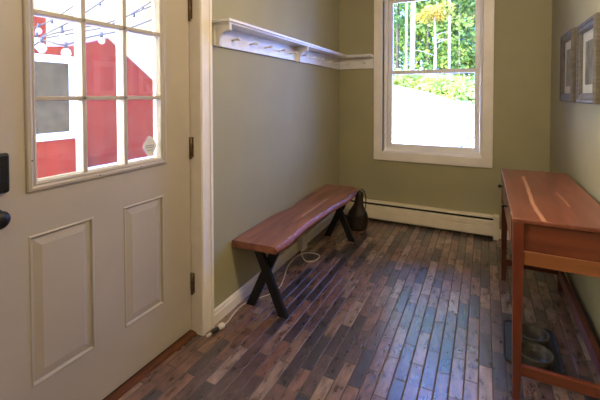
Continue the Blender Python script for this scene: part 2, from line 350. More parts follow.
# house roof so that sun and sky stay out
struct(MB().prism([(-2.1, ZC+.15), (1.2, ZC+.15), (-.45, ZC+1.1)], YF-.5, YB+.5, ax=1).build('roof', M_roof))

# --- baseboards
def bb_poly(x, s): return [(x, 0), (x+s*.016, 0), (x+s*.016, .058), (x+s*.011, .066), (x+s*.009, .074), (x+s*.003, .082), (x, .082)]
def bb_run(name, p, q, nx, ny):
    prof = [(0, 0), (.016, 0), (.016, .056), (.011, .064), (.010, .074), (.004, .084), (0, .084)]
    vs = [(e[0]+nx*a, e[1]+ny*a, z) for e in (p, q) for a, z in prof]; n = len(prof)
    fs = [tuple(range(n))[::-1], tuple(range(n, 2*n))]+[(i, (i+1) % n, n+(i+1) % n, n+i) for i in range(n)]
    struct(MB().add(vs, fs).build(name, M_white))
bb_run('baseboard_left', (xl(1.675), 1.675), (xl(3.92), 3.92), 1, 0)
bb_run('baseboard_left_rear', (-1.42, YF+.01), (-1.42, .455), 1, 0)
bb_run('baseboard_right', (XR, YF+.01), (XR, 3.92), -1, 0)
bb_run('baseboard_back', (.14, YB), (XR-.02, YB), 0, -1)
bb_run('baseboard_front', (-1.4, YF), (XR-.02, YF), 0, 1)

# --- door casing, jamb, threshold
m = MB()
def casing_v(m, y0, y1, z0, z1):       # stepped casing board on the left wall
    m.box(-1.42, -1.402, y0, y1, z0, z1)
    m.box(-1.402, -1.396, y0, y0+.018, z0, z1); m.box(-1.402, -1.398, y1-.022, y1, z0, z1)
casing_v(m, DY1+.003, 1.672, 0, DZ+.1); casing_v(m, .468, DY0-.003, 0, DZ+.1)
m.box(-1.42, -1.402, .468, 1.672, DZ, DZ+.1)
struct(m.build('trim_1', M_white, bevel=.003))
m = MB(); m.box(-1.58, -1.402, DY1, DY1+.028, 0, DZ); m.box(-1.58, -1.402, DY0-.028, DY0, 0, DZ); m.box(-1.58, -1.402, DY0-.028, DY1+.028, DZ, DZ+.028)
m.box(-1.58, -1.532, DY1-.014, DY1, .02, DZ); m.box(-1.58, -1.532, DY0, DY0+.014, .02, DZ)
struct(m.build('trim_2', M_white, bevel=.0015))
m = MB(); m.prism([(-1.60, 0), (-1.444, 0), (-1.448, .010), (-1.472, .014), (-1.60, .016)], DY0, DY1, ax=1)
struct(m.build('trim_3', M_thresh))

# --- door leaf
DX = -1.48; DB = DX-.044
door = empty('door_1', (DX, DY1, 0)); struct(door)
GY0, GY1, GZ0, GZ1 = .775, 1.362, 1.033, 1.985
Pd = lambda a, b, d: (DX+d, a, b)
ply = [(.745, .995), (1.140, 1.375)]; pz0, pz1 = .272, .838
m = MB(); y0, y1, zb, zt = DY0+.004, DY1-.004, .024, DZ-.004
# front face with openings, as strips
def rects_front(x, back=False):
    R_ = [(y0, GY0, GZ0, GZ1), (GY1, y1, GZ0, GZ1), (y0, y1, GZ1, zt), (y0, y1, pz1, GZ0), (y0, y1, zb, pz0),
          (y0, ply[0][0], pz0, pz1), (ply[0][1], ply[1][0], pz0, pz1), (ply[1][1], y1, pz0, pz1)]
    for a, b, c, d in R_: m.add([(x, a, c), (x, b, c), (x, b, d), (x, a, d)], [(0, 1, 2, 3)])
rects_front(DX); rects_front(DB)
for a, b in ply:
    m.rings(a, b, pz0, pz1, [(0, 0), (.004, .003), (.008, .003), (.013, -.007), (.017, -.007), (.046, -.0005), (.05, -.0005)], Pd)
    m.rings(a, b, pz0, pz1, [(0, 0), (.02, .008), (.05, .001)], lambda p, q, d: (DB+d, p, q))
for (a, c), (b, d) in (((y0, zb), (y1, zb)), ((y1, zb), (y1, zt)), ((y1, zt), (y0, zt)), ((y0, zt), (y0, zb)),
                       ((GY0, GZ0), (GY1, GZ0)), ((GY1, GZ0), (GY1, GZ1)), ((GY1, GZ1), (GY0, GZ1)), ((GY0, GZ1), (GY0, GZ0))):
    m.add([(DX, a, c), (DX, b, d), (DB, b, d), (DB, a, c)], [(0, 1, 2, 3)])
m.build('door_panel', M_door, door)
# glazing frame with bead and muntins
m = MB()
for sgn, x in ((1, DX), (-1, DB)):
    m.rings(GY0-.034, GY1+.034, GZ0-.034, GZ1+.034, [(0, 0), (0, .006), (.004, .010), (.014, .012), (.022, .008), (.027, .010), (.035, .004), (.037, -.016)], lambda p, q, d, x=x, s=sgn: (x+s*d, p, q), cap=False)
m.build('glazing_frame', M_door, door)
m = MB()
for yc in (.963, 1.157): m.box(DB-.004, DX+.005, yc-.009, yc+.009, GZ0, GZ1)
for zc in (1.342, 1.662): m.box(DB-.004, DX+.005, GY0, GY1, zc-.009, zc+.009)
m.build('muntin_grid', M_door, door, bevel=.003)
MB().box(-1.505, -1.501, GY0-.003, GY1+.003, GZ0-.003, GZ1+.003).build('glass', M_glassd, door)
for (yy, zz) in ((.757, 1.115), (1.02, 1.012), (1.23, 1.012)):
    MB().lathe([(.0035, 0), (.003, .002)], (DX+.010, yy, zz), 8, axis='x').build('screw', M_dark, door)
# security sticker in the lower right pane
st = MB(); cx, cz = 1.312, 1.098
pts = []
for i in range(16):
    t = 2*PI*i/16; rr = .042*(1+.10*math.cos(4*t)); pts.append((cx+rr*.9*math.cos(t), cz+rr*1.15*math.sin(t)))
st.prism(pts, -1.5008, -1.5002, ax=0)
so_ = st.build('sticker', M_sticker, door); so_['label'] = 'white shield shaped security sticker'
m = MB()
for q in (-.006, .004): m.box(-1.5002, -1.4999, cx-.026, cx+.026, cz+q-.0025, cz+q+.0025)
m.box(-1.5002, -1.4999, cx-.018, cx+.018, cz-.022, cz-.018)
m.build('sticker_print', M_stickerg, so_)
# hinges
for zc in (.29, 1.063, 1.835):
    h = MB().tube([(DX+.007, DY1-.004, zc-.056), (DX+.007, DY1-.004, zc+.056)], .0085, 10)
    h.box(DX-.030, DX+.024, DY1-.0022, DY1, zc-.056, zc+.056)
    ho = h.build('hinge', M_hinge, door)
    MB().lathe([(.004, -.012), (.0085, -.009), (.0085, 0)], (DX+.007, DY1-.004, zc-.056), 10).build('pin_tip', M_hinge, ho)
# knob and deadbolt
MB().box(DB, DX-.003, DY0+.006, DY1-.006, .0155, .026).build('bottom_gap_shade', M_dark, door)  # dark strip standing for the shade in the gap under the door
kn = MB().lathe([(.034, 0), (.034, .006), (.028, .010), (.013, .014), (.012, .030), (.022, .036), (.030, .046), (.031, .056), (.024, .066), (.008, .070)], (DX, .634, .940), 24, axis='x')
kn.build('knob', M_black, door)
db = MB().box(DX, DX+.020, .605, .684, 1.018, 1.156).build('deadbolt_plate', M_black, door, bevel=.010, seg=3)
MB().box(DX+.020, DX+.040, .638, .648, 1.060, 1.110).build('thumb_turn', M_black, db, bevel=.004)

# --- back window
win = struct(empty('window_1', (-.49, YB, WZ0)))
Pw = lambda a, b, d: (a, YB-d, b)
m = MB(); TW = .093
m.rings(WX0-TW, WX1+TW-.01, WZ0-.092, WZ1+.09, [(0, 0), (0, .015), (.004, .019), (.088, .019), (.093, .014), (.093, -.06)], Pw, cap=False)
m.build('casing', M_white, win)
m = MB()  # vinyl frame in the wall
m.rings(WX0, WX1-.0, WZ0, WZ1, [(0, -.055), (.006, -.055), (.007, -.088), (.030, -.090), (.036, -.16), (0, -.18)], Pw, cap=False)
m.build('window_frame', M_vinyl, win)
FX0, FX1 = WX0+.034, WX1-.034
def sash(name, z0, z1, yf, yb, t=.045, bot=.05):
    s_ = MB()
    s_.box(FX0, FX0+t, yf, yb, z0, z1); s_.box(FX1-t, FX1, yf, yb, z0, z1)
    s_.box(FX0+t, FX1-t, yf, yb, z0, z0+bot); s_.box(FX0+t, FX1-t, yf, yb, z1-.036, z1)
    o = s_.build(name, M_vinyl, win, bevel=.004)
    MB().box(FX0+t-.004, FX1-t+.004, (yf+yb)/2-.002, (yf+yb)/2+.002, z0+bot-.004, z1-.036+.004).build('glass', M_glass, o)
    return o
sl = sash('lower_sash', WZ0+.028, 1.617, YB+.094, YB+.124)
su = sash('upper_sash', 1.581, WZ1-.03, YB+.127, YB+.157, bot=.036)
m = MB(); m.box(-.50, -.43, YB+.078, YB+.094, WZ0+.034, WZ0+.046); m.tube([(-.515, YB+.082, WZ0+.038), (-.50, YB+.074, WZ0+.045), (-.43, YB+.074, WZ0+.045), (-.415, YB+.082, WZ0+.038)], .004, 8)
m.build('sash_lift', M_vinyl, sl)

# ------------------------------------------------------------------ ceiling lamp, and an added unseen fill lamp behind the viewer
em = None
def ceiling_or_fill_lamp(LP, label, power, soft):
    global em
    lamp = empty('ceiling_or_fill_lamp', LP, label, 'ceiling lamp')
    MB().lathe([(.15, -.025), (.16, -.02), (.16, 0)], LP, 32).build('base_ring', M_iron, lamp)
    if em is None:
        em = bpy.data.materials.new('lamp_glass'); em.use_nodes = True
        b = em.node_tree.nodes['Principled BSDF']; b.inputs['Base Color'].default_value = (.9, .85, .75, 1); b.inputs['Emission Color'].default_value = (1, .72, .42, 1); b.inputs['Emission Strength'].default_value = 2
    MB().lathe([(.02, -.10), (.08, -.092), (.125, -.065), (.145, -.025)], LP, 32).build('glass_dome', em, lamp)
    pl = bpy.data.lights.new('lamp_light', 'POINT'); pl.energy = power; pl.color = (1, .79, .52); pl.shadow_soft_size = soft
    po = bpy.data.objects.new('lamp_light', pl); COL.objects.link(po); po.location = (LP[0], LP[1], ZC-.14-soft)
ceiling_or_fill_lamp((.13, 1.5, ZC), 'round frosted ceiling lamp over the middle of the room', LAMP_POWER, .12)
ceiling_or_fill_lamp((.27, -.75, ZC), 'added unseen fill lamp behind the viewer', 11.0, .12)  # unseen fill lamp, added to brighten the back and right walls

# ------------------------------------------------------------------ baseboard heater
hx0, hx1 = -1.445, .088
heat = empty('baseboard_heater', (-.68, YB-.04, 0), 'long low cream baseboard heater under the window along the back wall', 'heater')
prof = [(YB-.001, .02), (YB-.001, .215), (YB-.05, .218), (YB-.068, .212), (YB-.070, .200), (YB-.020, .197), (YB-.020, .178), (YB-.066, .175), (YB-.070, .168), (YB-.070, .12), (YB-.066, .116), (YB-.066, .112), (YB-.070, .108), (YB-.070, .035), (YB-.063, .028), (YB-.058, .028), (YB-.058, .10), (YB-.012, .10), (YB-.012, .02)]
m = MB(); n = len(prof); vs = [(x, a, z) for x in (hx0, hx1) for a, z in prof]
m.add(vs, [(i, (i+1) % n, n+(i+1) % n, n+i) for i in range(n)]); m.build('cover', M_heat, heat)
MB().box(hx0, hx1, YB-.045, YB-.014, .04, .085).build('fin_core', M_dark, heat)
MB().box(hx0, hx1, YB-.055, YB-.021, .1765, .196).build('damper_slot_shade', M_dark, heat)  # dark fill in place of the shade inside the slot
MB().box(hx1, .137, YB-.078, YB-.001, .0, .224).build('end_cap', M_heat, heat, bevel=.006)

# ------------------------------------------------------------------ peg shelf
shelf = empty('peg_shelf', (-1.42, 1.7, 1.64), 'long white coat shelf with wooden pegs and scrolled brackets, turning the corner to the window', 'shelf')
zt_ = 1.79; ny0, ny1 = 1.70, YB-.005; dep = .135; cy = YB-dep
xe = WX0-TW-.003
m = MB()
def lsh(d, z0, z1, y_a=ny0):
    m.prism([(xl(y_a)+.0, y_a), (xl(y_a)+d, y_a), (xl(cy)+d, YB-d), (xe, YB-d), (xe, ny1), (xl(ny1)+.0, ny1)], z0, z1)
lsh(dep, zt_-.015, zt_, ny0-.012); lsh(dep-.012, zt_-.026, zt_-.015)
m.build('shelf_board', M_shelf, shelf)
m = MB()
m.prism([(xl(ny0), ny0), (xl(ny0)+.018, ny0), (xl(3.93)+.018, YB-.02), (xl(3.93), YB-.02)], 1.645, zt_-.026)
m.box(xl(YB)+.0, xe, YB-.02, YB-.002, 1.645, zt_-.026)
m.build('peg_rail', M_shelf, shelf, bevel=.002)
def bracket(y, t=.022):
    pr = [(0, -.125), (.028, -.125), (.034, -.118), (.036, -.105)]
    for i in range(9):
        a = PI - i*PI/2/8
        pr.append((.096+.058*math.cos(a), -.088+.050*math.sin(a)))
    pr += [(.112, -.036), (.112, 0), (0, 0)]
    x0 = xl(y)+.016
    MB().prism([(x0+a*.95, zt_-.026+b_) for a, b_ in pr], y, y+t, ax=1).build('bracket', M_shelf, shelf, bevel=.002)
for y in (1.705, 2.79): bracket(y)
def peg(p, d):
    d = Vector(d); p = Vector(p); k = [0, .012, .030, .042, .050, .058, .064]; r = [.0075, .006, .0065, .008, .0125, .0115, .003]
    upz = Vector((0, 0, .12)); MB().tube([p+(d+upz)*a for a in k], r, 10).build('peg', M_shelf, shelf)
for i in range(10):
    y = 1.87+.2*i
    if abs(y-3.71) < .05 or abs(y-2.80) < .03: y += .05
    peg((xl(y)+.018, y, 1.695), (1, 0, 0))
peg((-1.345, YB-.02, 1.700), (0, -1, 0)); peg((-1.165, YB-.02, 1.700), (0, -1, 0))

# ------------------------------------------------------------------ bench
bench = empty('wooden_bench', (-1.26, 2.68, 0), 'live edge wooden slab bench on black X-shaped metal legs along the left wall', 'bench')
back_ = [(-1.417, 1.868), (-1.425, 1.953), (-1.430, 2.111), (-1.434, 2.279), (-1.437, 2.45), (-1.412, 2.552), (-1.402, 2.647), (-1.424, 2.792), (-1.441, 2.969), (-1.450, 3.28), (-1.450, 3.50)]
front_ = [(-1.126, 3.519), (-1.085, 3.38), (-1.068, 3.22), (-1.066, 3.07), (-1.085, 2.89), (-1.098, 2.75), (-1.104, 2.6), (-1.110, 2.45), (-1.108, 2.3), (-1.100, 2.156), (-1.088, 2.031), (-1.092, 1.95), (-1.102, 1.888)]
def resample(P, n):
    out = []
    L_ = [0]
    for a, b_ in zip(P, P[1:]): L_.append(L_[-1]+math.dist(a, b_))
    for i in range(n):
        s_ = L_[-1]*i/(n-1); j = max(k for k in range(len(L_)) if L_[k] <= s_+1e-9); j = min(j, len(P)-2)
        t = (s_-L_[j])/(L_[j+1]-L_[j]); a, b_ = P[j], P[j+1]
        # smooth
        out.append((a[0]+(b_[0]-a[0])*t, a[1]+(b_[1]-a[1])*t))
    for _ in range(2): out = [out[0]]+[((out[i-1][0]+2*out[i][0]+out[i+1][0])/4, (out[i-1][1]+2*out[i][1]+out[i+1][1])/4) for i in range(1, n-1)]+[out[-1]]
    return out
n = 60; A = resample(back_, n); B = resample(front_[::-1], n)
m = MB(); ZT, ZB = .44, .398
cross = []
for i in range(n):
    a, b_ = A[i], B[i]; wob = .004*math.sin(i*.9)+.003*math.sin(i*2.3)
    cross.append([(a[0]+.003, a[1], ZB), (a[0], a[1], ZT-.003), (a[0]+.004, a[1], ZT), (b_[0]-.030, b_[1], ZT), (b_[0]-.018+wob, b_[1], ZT-.003), (b_[0]-.002, b_[1], ZT-.016), (b_[0]+wob*.5, b_[1], ZT-.026), (b_[0]-.008, b_[1], ZB)])
k = 8
m.add([p for c in cross for p in c], [(i*k+j, i*k+(j+1) % k, (i+1)*k+(j+1) % k, (i+1)*k+j) for i in range(n-1) for j in range(k)]+[tuple(range(k))[::-1], tuple(range((n-1)*k, n*k))])
seat = m.build('seat', M_bench, bench)
MB().add([(b_[0]+dx+.001, b_[1], z) for b_ in B for dx, z in ((-.016, ZT-.0035), (-.001, ZT-.0155), (.002, ZT-.026), (-.0055, ZB+.001))],
         [(i*4+j, i*4+j+1, i*4+5+j, i*4+4+j) for i in range(n-1) for j in range(3)]).build('live_edge', M_benche, seat)
def xleg(yc, s):
    fr = empty('leg_frame', (0, 0, 0)); fr.parent = bench; fr.matrix_parent_inverse = Matrix.Translation(bench.location).inverted()
    xa, xb = -1.385, -1.105
    def part(nm, mb): 
        o = mb.build(nm, M_black); o.parent = fr
        o.modifiers.new('b', 'BEVEL').width = .002
    part('top_plate', MB().box(xa+.03, xb-.01, yc-.035, yc+.035, .388, .398))
    def slant(x0, x1, yy):   # tube 60 mm wide across x, 28 mm along y, cut flat at floor and plate
        hw = .031
        v = [(x0-hw, yy-.014, 0), (x0+hw, yy-.014, 0), (x0+hw, yy+.014, 0), (x0-hw, yy+.014, 0)]
        v += [(x1-hw, yy-.014, .388), (x1+hw, yy-.014, .388), (x1+hw, yy+.014, .388), (x1-hw, yy+.014, .388)]
        return MB().add(v, [(3, 2, 1, 0), (4, 5, 6, 7), (0, 1, 5, 4), (1, 2, 6, 5), (2, 3, 7, 6), (3, 0, 4, 7)])
    part('leg', slant(-1.082, -1.262, yc-.0)); part('leg', slant(-1.340, -1.152, yc+.029))
xleg(1.935, 1); xleg(3.24, -1)

# ------------------------------------------------------------------ console table
table = empty('console_table', (.31, 2.46, 0), 'reddish cherry wood console table with two small knobbed drawers against the right wall', 'table')
TX0, TX1, TY0, TY1, TZ = .116, .513, 1.848, 3.074, .814
MB().box(TX0, TX1, TY0, TY1, TZ-.018, TZ).build('table_top', M_top, table, bevel=.0025)
LW = .040; ax0, ax1 = TX0+.004, TX1-.012
for (x, y) in ((ax0, TY0+.003), (ax0, TY1-.006-LW), (ax1-LW, TY0+.003), (ax1-LW, TY1-.006-LW)):
    m = MB(); v = []
    q = .005
    v = [(x+q, y+q, 0), (x+LW-q, y+q, 0), (x+LW-q, y+LW-q, 0), (x+q, y+LW-q, 0)]
    for z in (.58, TZ-.018): v += [(x, y, z), (x+LW, y, z), (x+LW, y+LW, z), (x, y+LW, z)]
    m.add(v, [(3, 2, 1, 0), (8, 9, 10, 11)]+[(a+i, a+(i+1) % 4, a+4+(i+1) % 4, a+4+i) for a in (0, 4) for i in range(4)])
    m.build('leg', M_cherry, table, bevel=.0015)
a0, a1 = ax0+LW, ax1-LW; b0, b1 = TY0+.003+LW, TY1-.006-LW
for s, yy in ((0, TY0+.003), (1, TY1-.006)):
    sg = 1 if s == 0 else -1
    f1, f2 = sorted((yy+sg*.010, yy+sg*.028)); MB().box(a0, a1, f1, f2, .672, TZ-.018).build('side_panel', M_cherryh, table, bevel=.001)
    f1, f2 = sorted((yy+sg*.004, yy+sg*.030)); MB().box(a0, a1, f1, f2, .612, .672).build('side_rail', M_cherryl if s == 0 else M_cherryh, table, bevel=.002)
MB().box(ax1-.030, ax1-.010, b0, b1, .612, TZ-.018).build('back_panel', M_cherry, table)
MB().box(ax0+.004, ax0+.024, b0, b1, .612, .640).build('front_rail', M_cherry, table, bevel=.001)
MB().box(ax0+.004, ax0+.024, b0, b0+.11, .640, TZ-.018).build('front_rail', M_cherry, table, bevel=.001)
MB().box(a0-.015, ax1-.032, b0, b1, .612, .618).build('drawer_bottom', M_cherryh, table)
for d0, d1, ky in ((b0+.115, b0+.575, 2.33), (b0+.58, b1-.003, 2.83)):
    dr = MB().box(ax0+.001, ax0+.022, d0, d1, .644, TZ-.022).build('drawer', M_top, table, bevel=.002)
    MB().lathe([(.005, 0), (.0045, -.012), (.010, -.017), (.0125, -.023), (.009, -.029), (.003, -.031)], (ax0+.001, ky, .735), 14, axis='x').build('knob', M_iron, dr)
MB().box(a0-.006, a1+.006, TY0+.012, TY0+.034, .112, .158).build('side_stretcher', M_cherryh, table, bevel=.002)
MB().box(a0-.006, a1+.006, TY1-.037, TY1-.015, .112, .158).build('side_stretcher', M_cherryh, table, bevel=.002)
MB().box(ax1-.034, ax1-.008, b0-.006, b1+.006, .095, .165).build('back_stretcher', M_cherry, table, bevel=.002)

# ------------------------------------------------------------------ pictures
def picture(y0, y1, z0, z1, label, tilt=0):
    t = empty('framed_picture', (XR, (y0+y1)/2, z0), label, 'picture')
    P_ = lambda a, b_, d: (XR-d, a, b_)
    MB().rings(y0, y1, z0, z1, [(0, 0), (0, .026), (.006, .036), (.020, .036), (.026, .030), (.046, .028), (.050, .023), (.056, .023), (.058, .012)], P_, cap=False).build('frame', M_pframe, t)
    MB().box(XR-.014, XR-.004, y0+.055, y1-.055, z0+.055, z1-.055).build('mat_board', M_matb, t)
    MB().box(XR-.016, XR-.0142, y0+.125, y1-.125, z0+.105, z1-.115).build('print', M_print, t)
    MB().box(XR-.0195, XR-.018, y0+.057, y1-.057, z0+.057, z1-.057).build('glass', M_pglass, t)
picture(2.875, 3.275, 1.307, 1.780, 'grey framed picture on the right wall, the one nearer the window')
picture(2.335, 2.735, 1.305, 1.768, 'grey framed picture on the right wall, the nearer one cut by the photo edge')

# ------------------------------------------------------------------ pet mat and bowls
PM = Matrix.Translation((.237, 2.296, 0)) @ Matrix.Rotation(math.radians(-1.5), 4, 'Z')
def rr_poly(hw, hl, r, n_=6):
    out = []
    for cxs, cys, a_0 in ((1, 1, 0), (-1, 1, PI/2), (-1, -1, PI), (1, -1, 3*PI/2)):
        for i in range(n_+1):
            a = a_0+i*PI/2/n_; out.append((cxs*(hw-r)+r*math.cos(a), cys*(hl-r)+r*math.sin(a)))
    return out
def loop_mesh(loops, cap0=True, cap1=True):
    m = MB(); n_ = len(loops[0]); vs = [p for l in loops for p in l]
    fs = [(i*n_+j, i*n_+(j+1) % n_, (i+1)*n_+(j+1) % n_, (i+1)*n_+j) for i in range(len(loops)-1) for j in range(n_)]
    if cap0: fs.append(tuple(range(n_))[::-1])
    if cap1: fs.append(tuple(range((len(loops)-1)*n_, len(loops)*n_)))
    return m.add(vs, fs)
pm = empty('pet_mat', (.237, 2.296, 0), 'blue grey rubber pet feeding mat with raised edge under the console table', 'mat')
hw, hl, rd = .128, .200, .045
Z = lambda ins, z: [tuple(PM @ Vector((a, b_, z))) for a, b_ in rr_poly(hw-ins, hl-ins, rd-ins*.8)]
loop_mesh([Z(0, 0), Z(0, .003), Z(.004, .003), Z(.004, .0), ], True, False)
loop_mesh([Z(.006, .0005), Z(.006, .004), Z(.01, .005)]).build('mat_base', M_petmat, pm)
loop_mesh([Z(0, 0), Z(-.002, .010), Z(.002, .012), Z(.009, .010), Z(.010, .004)], True, False).build('rim', M_petrim, pm)
def bowl(x, y, label, s=1):
    t = MB().lathe([(.070*s, 0), (.074*s, .004), (.078*s, .030), (.080*s, .050), (.078*s, .053), (.074*s, .052), (.068*s, .030), (.058*s, .012), (.010, .009)], (x, y, .0052), 32)
    o = t.build('pet_bowl', M_bowl); tag(o, label, 'bowl', 'pet bowls on the mat')
bowl(.245, 2.165, 'dark grey round pet bowl on the mat, the one nearer the viewer')
bowl(.250, 2.345, 'dark grey round pet bowl on the mat, the farther one')

# ------------------------------------------------------------------ leather bag on the floor beside the bench
bag = empty('leather_bag', (-1.135, 3.565, 0), 'dark brown leather bag with narrow neck, on the floor past the bench end', 'bag')
prof = [(.055, 0), (.074, .006), (.083, .03), (.084, .07), (.084, .12), (.081, .155), (.074, .18), (.056, .215), (.046, .25), (.040, .29), (.036, .33), (.038, .365), (.028, .385), (.008, .39)]
m = MB(); n_ = 32; vs = []
for r, z in prof:
    for j in range(n_):
        t = 2*PI*j/n_; q = r*(1+.025*math.sin(3*t+z*20)+.015*math.sin(7*t)); vs.append((-1.143+q*math.cos(t)*(1.24 if z < .22 else 1.1)+.075*z, 3.565+q*math.sin(t)*.9, z))
m.add(vs, [(i*n_+j, i*n_+(j+1) % n_, (i+1)*n_+(j+1) % n_, (i+1)*n_+j) for i in range(len(prof)-1) for j in range(n_)], True)
m.add(vs[:n_], [tuple(range(n_))[::-1]]); m.add(vs[-n_:], [tuple(range(n_))], True)
m.build('body', M_bag, bag)
sp = [(-1.118, 3.55, .375), (-1.105, 3.545, .408), (-1.082, 3.54, .416), (-1.056, 3.54, .398), (-1.043, 3.54, .35), (-1.041, 3.54, .29), (-1.044, 3.54, .24), (-1.055, 3.54, .19)]
m = MB(); vs = []
for i, p in enumerate(sp):
    d = (Vector(sp[min(i+1, len(sp)-1)])-Vector(sp[max(i-1, 0)])).normalized(); nn = Vector((d.z, 0, -d.x))*.0025
    p = Vector(p); vs += [p-nn+Vector((0, -.009, 0)), p+nn+Vector((0, -.009, 0)), p+nn+Vector((0, .009, 0)), p-nn+Vector((0, .009, 0))]
m.add(vs, [(i*4+j, i*4+(j+1) % 4, i*4+4+(j+1) % 4, i*4+4+j) for i in range(len(sp)-1) for j in range(4)]+[(3, 2, 1, 0), tuple(range(len(vs)-4, len(vs)))])
m.build('strap', M_bag, bag)
MB().box(-1.205, -1.070, 3.486, 3.494, .140, .147).build('seam', M_bag, bag)

# ------------------------------------------------------------------ adapter, cord, plug
ad_ = MB().box(-1.4290, -1.372, 2.800, 2.885, .018, .150).build('power_adapter', M_plastic, None, bevel=.006)
tag(ad_, 'white plug-in power adapter at the left baseboard under the bench', 'adapter')
ctrl = [(-1.345, 1.690, .014), (-1.355, 1.75, .004), (-1.372, 1.82, .004), (-1.380, 1.90, .004), (-1.368, 1.974, .004), (-1.329, 2.042, .004), (-1.290, 2.117, .004), (-1.276, 2.228, .004), (-1.312, 2.353, .004), (-1.372, 2.518, .004), (-1.392, 2.662, .004), (-1.380, 2.768, .004), (-1.332, 2.83, .004), (-1.246, 2.832, .004), (-1.216, 2.778, .004), (-1.232, 2.695, .004), (-1.280, 2.672, .004), (-1.330, 2.71, .008), (-1.362, 2.755, .012), (-1.386, 2.79, .030), (-1.400, 2.797, .060)]
def catmull(P, s_=5):
    P = [Vector(p) for p in P]; P = [P[0]]+P+[P[-1]]; out = []
    for i in range(1, len(P)-2):
        for j in range(s_):
            t = j/s_; a, b_, c, d = P[i-1:i+3]
            out.append(.5*((2*b_)+(c-a)*t+(2*a-5*b_+4*c-d)*t*t+(3*b_-a-3*c+d)*t**3))
    return out+[P[-2]]
plug = empty('extension_cord', (-1.36, 1.65, 0), 'thin white cord looping under the bench, black and white end at the door casing', 'cord')
MB().tube(catmull(ctrl), .0032, 6).build('cable', M_plastic, plug)
MB().tube([(-1.343, 1.693, .017), (-1.347, 1.682, .0175), (-1.353, 1.662, .0175), (-1.356, 1.652, .0165)], [.010, .0165, .0165, .012], 14).build('white_cap', M_plastic, plug)
MB().tube([(-1.355, 1.654, .014), (-1.360, 1.640, .013), (-1.366, 1.606, .012)], [.012, .0125, .010], 12).build('black_sleeve', M_rubber, plug)
MB().tube([(-1.366, 1.608, .009), (-1.369, 1.594, .0085), (-1.372, 1.580, .0085), (-1.374, 1.574, .0085)], [.005, .0085, .0085, .004], 10).build('tip', M_plastic, plug)

# ------------------------------------------------------------------ outdoors
GB = -.18
def gz(x, y):
    if y < 5: return GB
    t = min(1, (y-5)/7); t *= max(0, min(1, (x+6.0)/2.2)); z = GB+t*(1.37-.21*(max(-8, min(6, x))+.25))
    if y > 12: z += (y-12)*.06
    return z
def terrain(name, x0, x1, ys, matl):
    xs = [x0+(x1-x0)*i/20 for i in range(21)]; m = MB(); n_ = len(xs)
    m.add([(x, y, gz(x, y)) for y in ys for x in xs], [(j*n_+i, j*n_+i+1, (j+1)*n_+i+1, (j+1)*n_+i) for j in range(len(ys)-1) for i in range(n_-1)])
    return struct(m.build(name, matl))
terrain('driveway', -20, 18, [-12, 0, 4, 5, 6, 7, 8, 9, 10, 11, 12], M_snow)
terrain('ground', -20, 18, [12, 14, 16, 20, 26, 34], M_grass)

def leaves(mb, c, rad, cnt, s0, s1, shell=.35):
    for _ in range(cnt):
        while True:
            v = Vector((rnd.uniform(-1, 1), rnd.uniform(-1, 1), rnd.uniform(-1, 1)))
            if shell < v.length < 1: break
        p = Vector(c)+Vector((v.x*rad[0], v.y*rad[1], v.z*rad[2]))
        a = Vector((rnd.gauss(0, 1), rnd.gauss(0, 1), rnd.gauss(0, .6))).normalized(); b_ = a.cross(Vector((rnd.gauss(0, 1), rnd.gauss(0, 1), rnd.gauss(0, 1)))).normalized()
        s_ = rnd.uniform(s0, s1); mb.add([p-a*s_, p+b_*s_*.45-a*s_*.1, p+a*s_, p-b_*s_*.45-a*s_*.1], [(0, 1, 2, 3)])
def tree(x, y, h, r, crown, label, leafm, trunkm, tr=.07, cnt=1300, low=.5, group=None, lean=0, ls=.13):
    z = gz(x, y); t = empty('tree', (x, y, z), label, 'tree', group)
    pts = [(x+lean*k/h*.5+rnd.uniform(-.04, .04), y+rnd.uniform(-.04, .04), z-.1+k) for k in [0, h*.25, h*.5, h*.75, h]]
    m = MB().tube(pts, [tr*1.15, tr, tr*.85, tr*.6, tr*.25], 8)
    for _ in range(6):
        k = rnd.uniform(.3, .85)*h; a = rnd.uniform(0, 2*PI); l = r*rnd.uniform(.5, .9)
        m.tube([(x, y, z+k), (x+math.cos(a)*l*.5, y+math.sin(a)*l*.5, z+k+l*.2), (x+math.cos(a)*l, y+math.sin(a)*l, z+k+l*.3)], [tr*.35, tr*.25, tr*.1], 5)
    m.build('trunk', trunkm, t)
    m = MB()
    for _ in range(crown):
        k = rnd.uniform(low, h); rr = r*rnd.uniform(.45, .75)*(1.15-.5*k/h); a = rnd.uniform(0, 2*PI); q = r*rnd.uniform(0, .6)
        leaves(m, (x+math.cos(a)*q, y+math.sin(a)*q, z+k), (rr, rr, rr*.6), cnt//crown, ls*.6, ls*1.2)
    m.build('foliage', leafm, t, norm=False)
def px_x(px, y):     # x at depth y for a picture column (layout notes)
    dx = (px-300)/368.13; d = rt*dx+Vector((-math.sin(YAW), math.cos(YAW), 0)); return d.x/d.y*y
GT = 'forest trees behind the driveway'
tree(px_x(412.5, 14.5), 14.5, 11, 1.3, 6, 'pale birch with the thickest white trunk, left of centre in the window', M_leafg, M_trunk, .085, 350, 5)
tree(px_x(406, 16), 16, 10, 1.2, 6, 'slim pale tree just left of the thickest white trunk', M_leafd, M_trunk, .05, 400, 4)
tree(px_x(434, 15), 15, 3.0, 1.0, 6, 'small pale-trunked tree with yellow orange autumn leaves in mid window', M_leafy, M_trunk, .06, 700, 2.5, ls=.10)
tree(px_x(449.5, 15.5), 15.5, 10, 1.3, 6, 'slim pale tree just right of the yellow orange tree', M_leafg, M_trunk, .05, 400, 5)
tree(px_x(459, 18), 18, 9, 1.6, 7, 'thin pale tree farther right in the window view', M_leafg, M_trunk, .035, 700, 3)
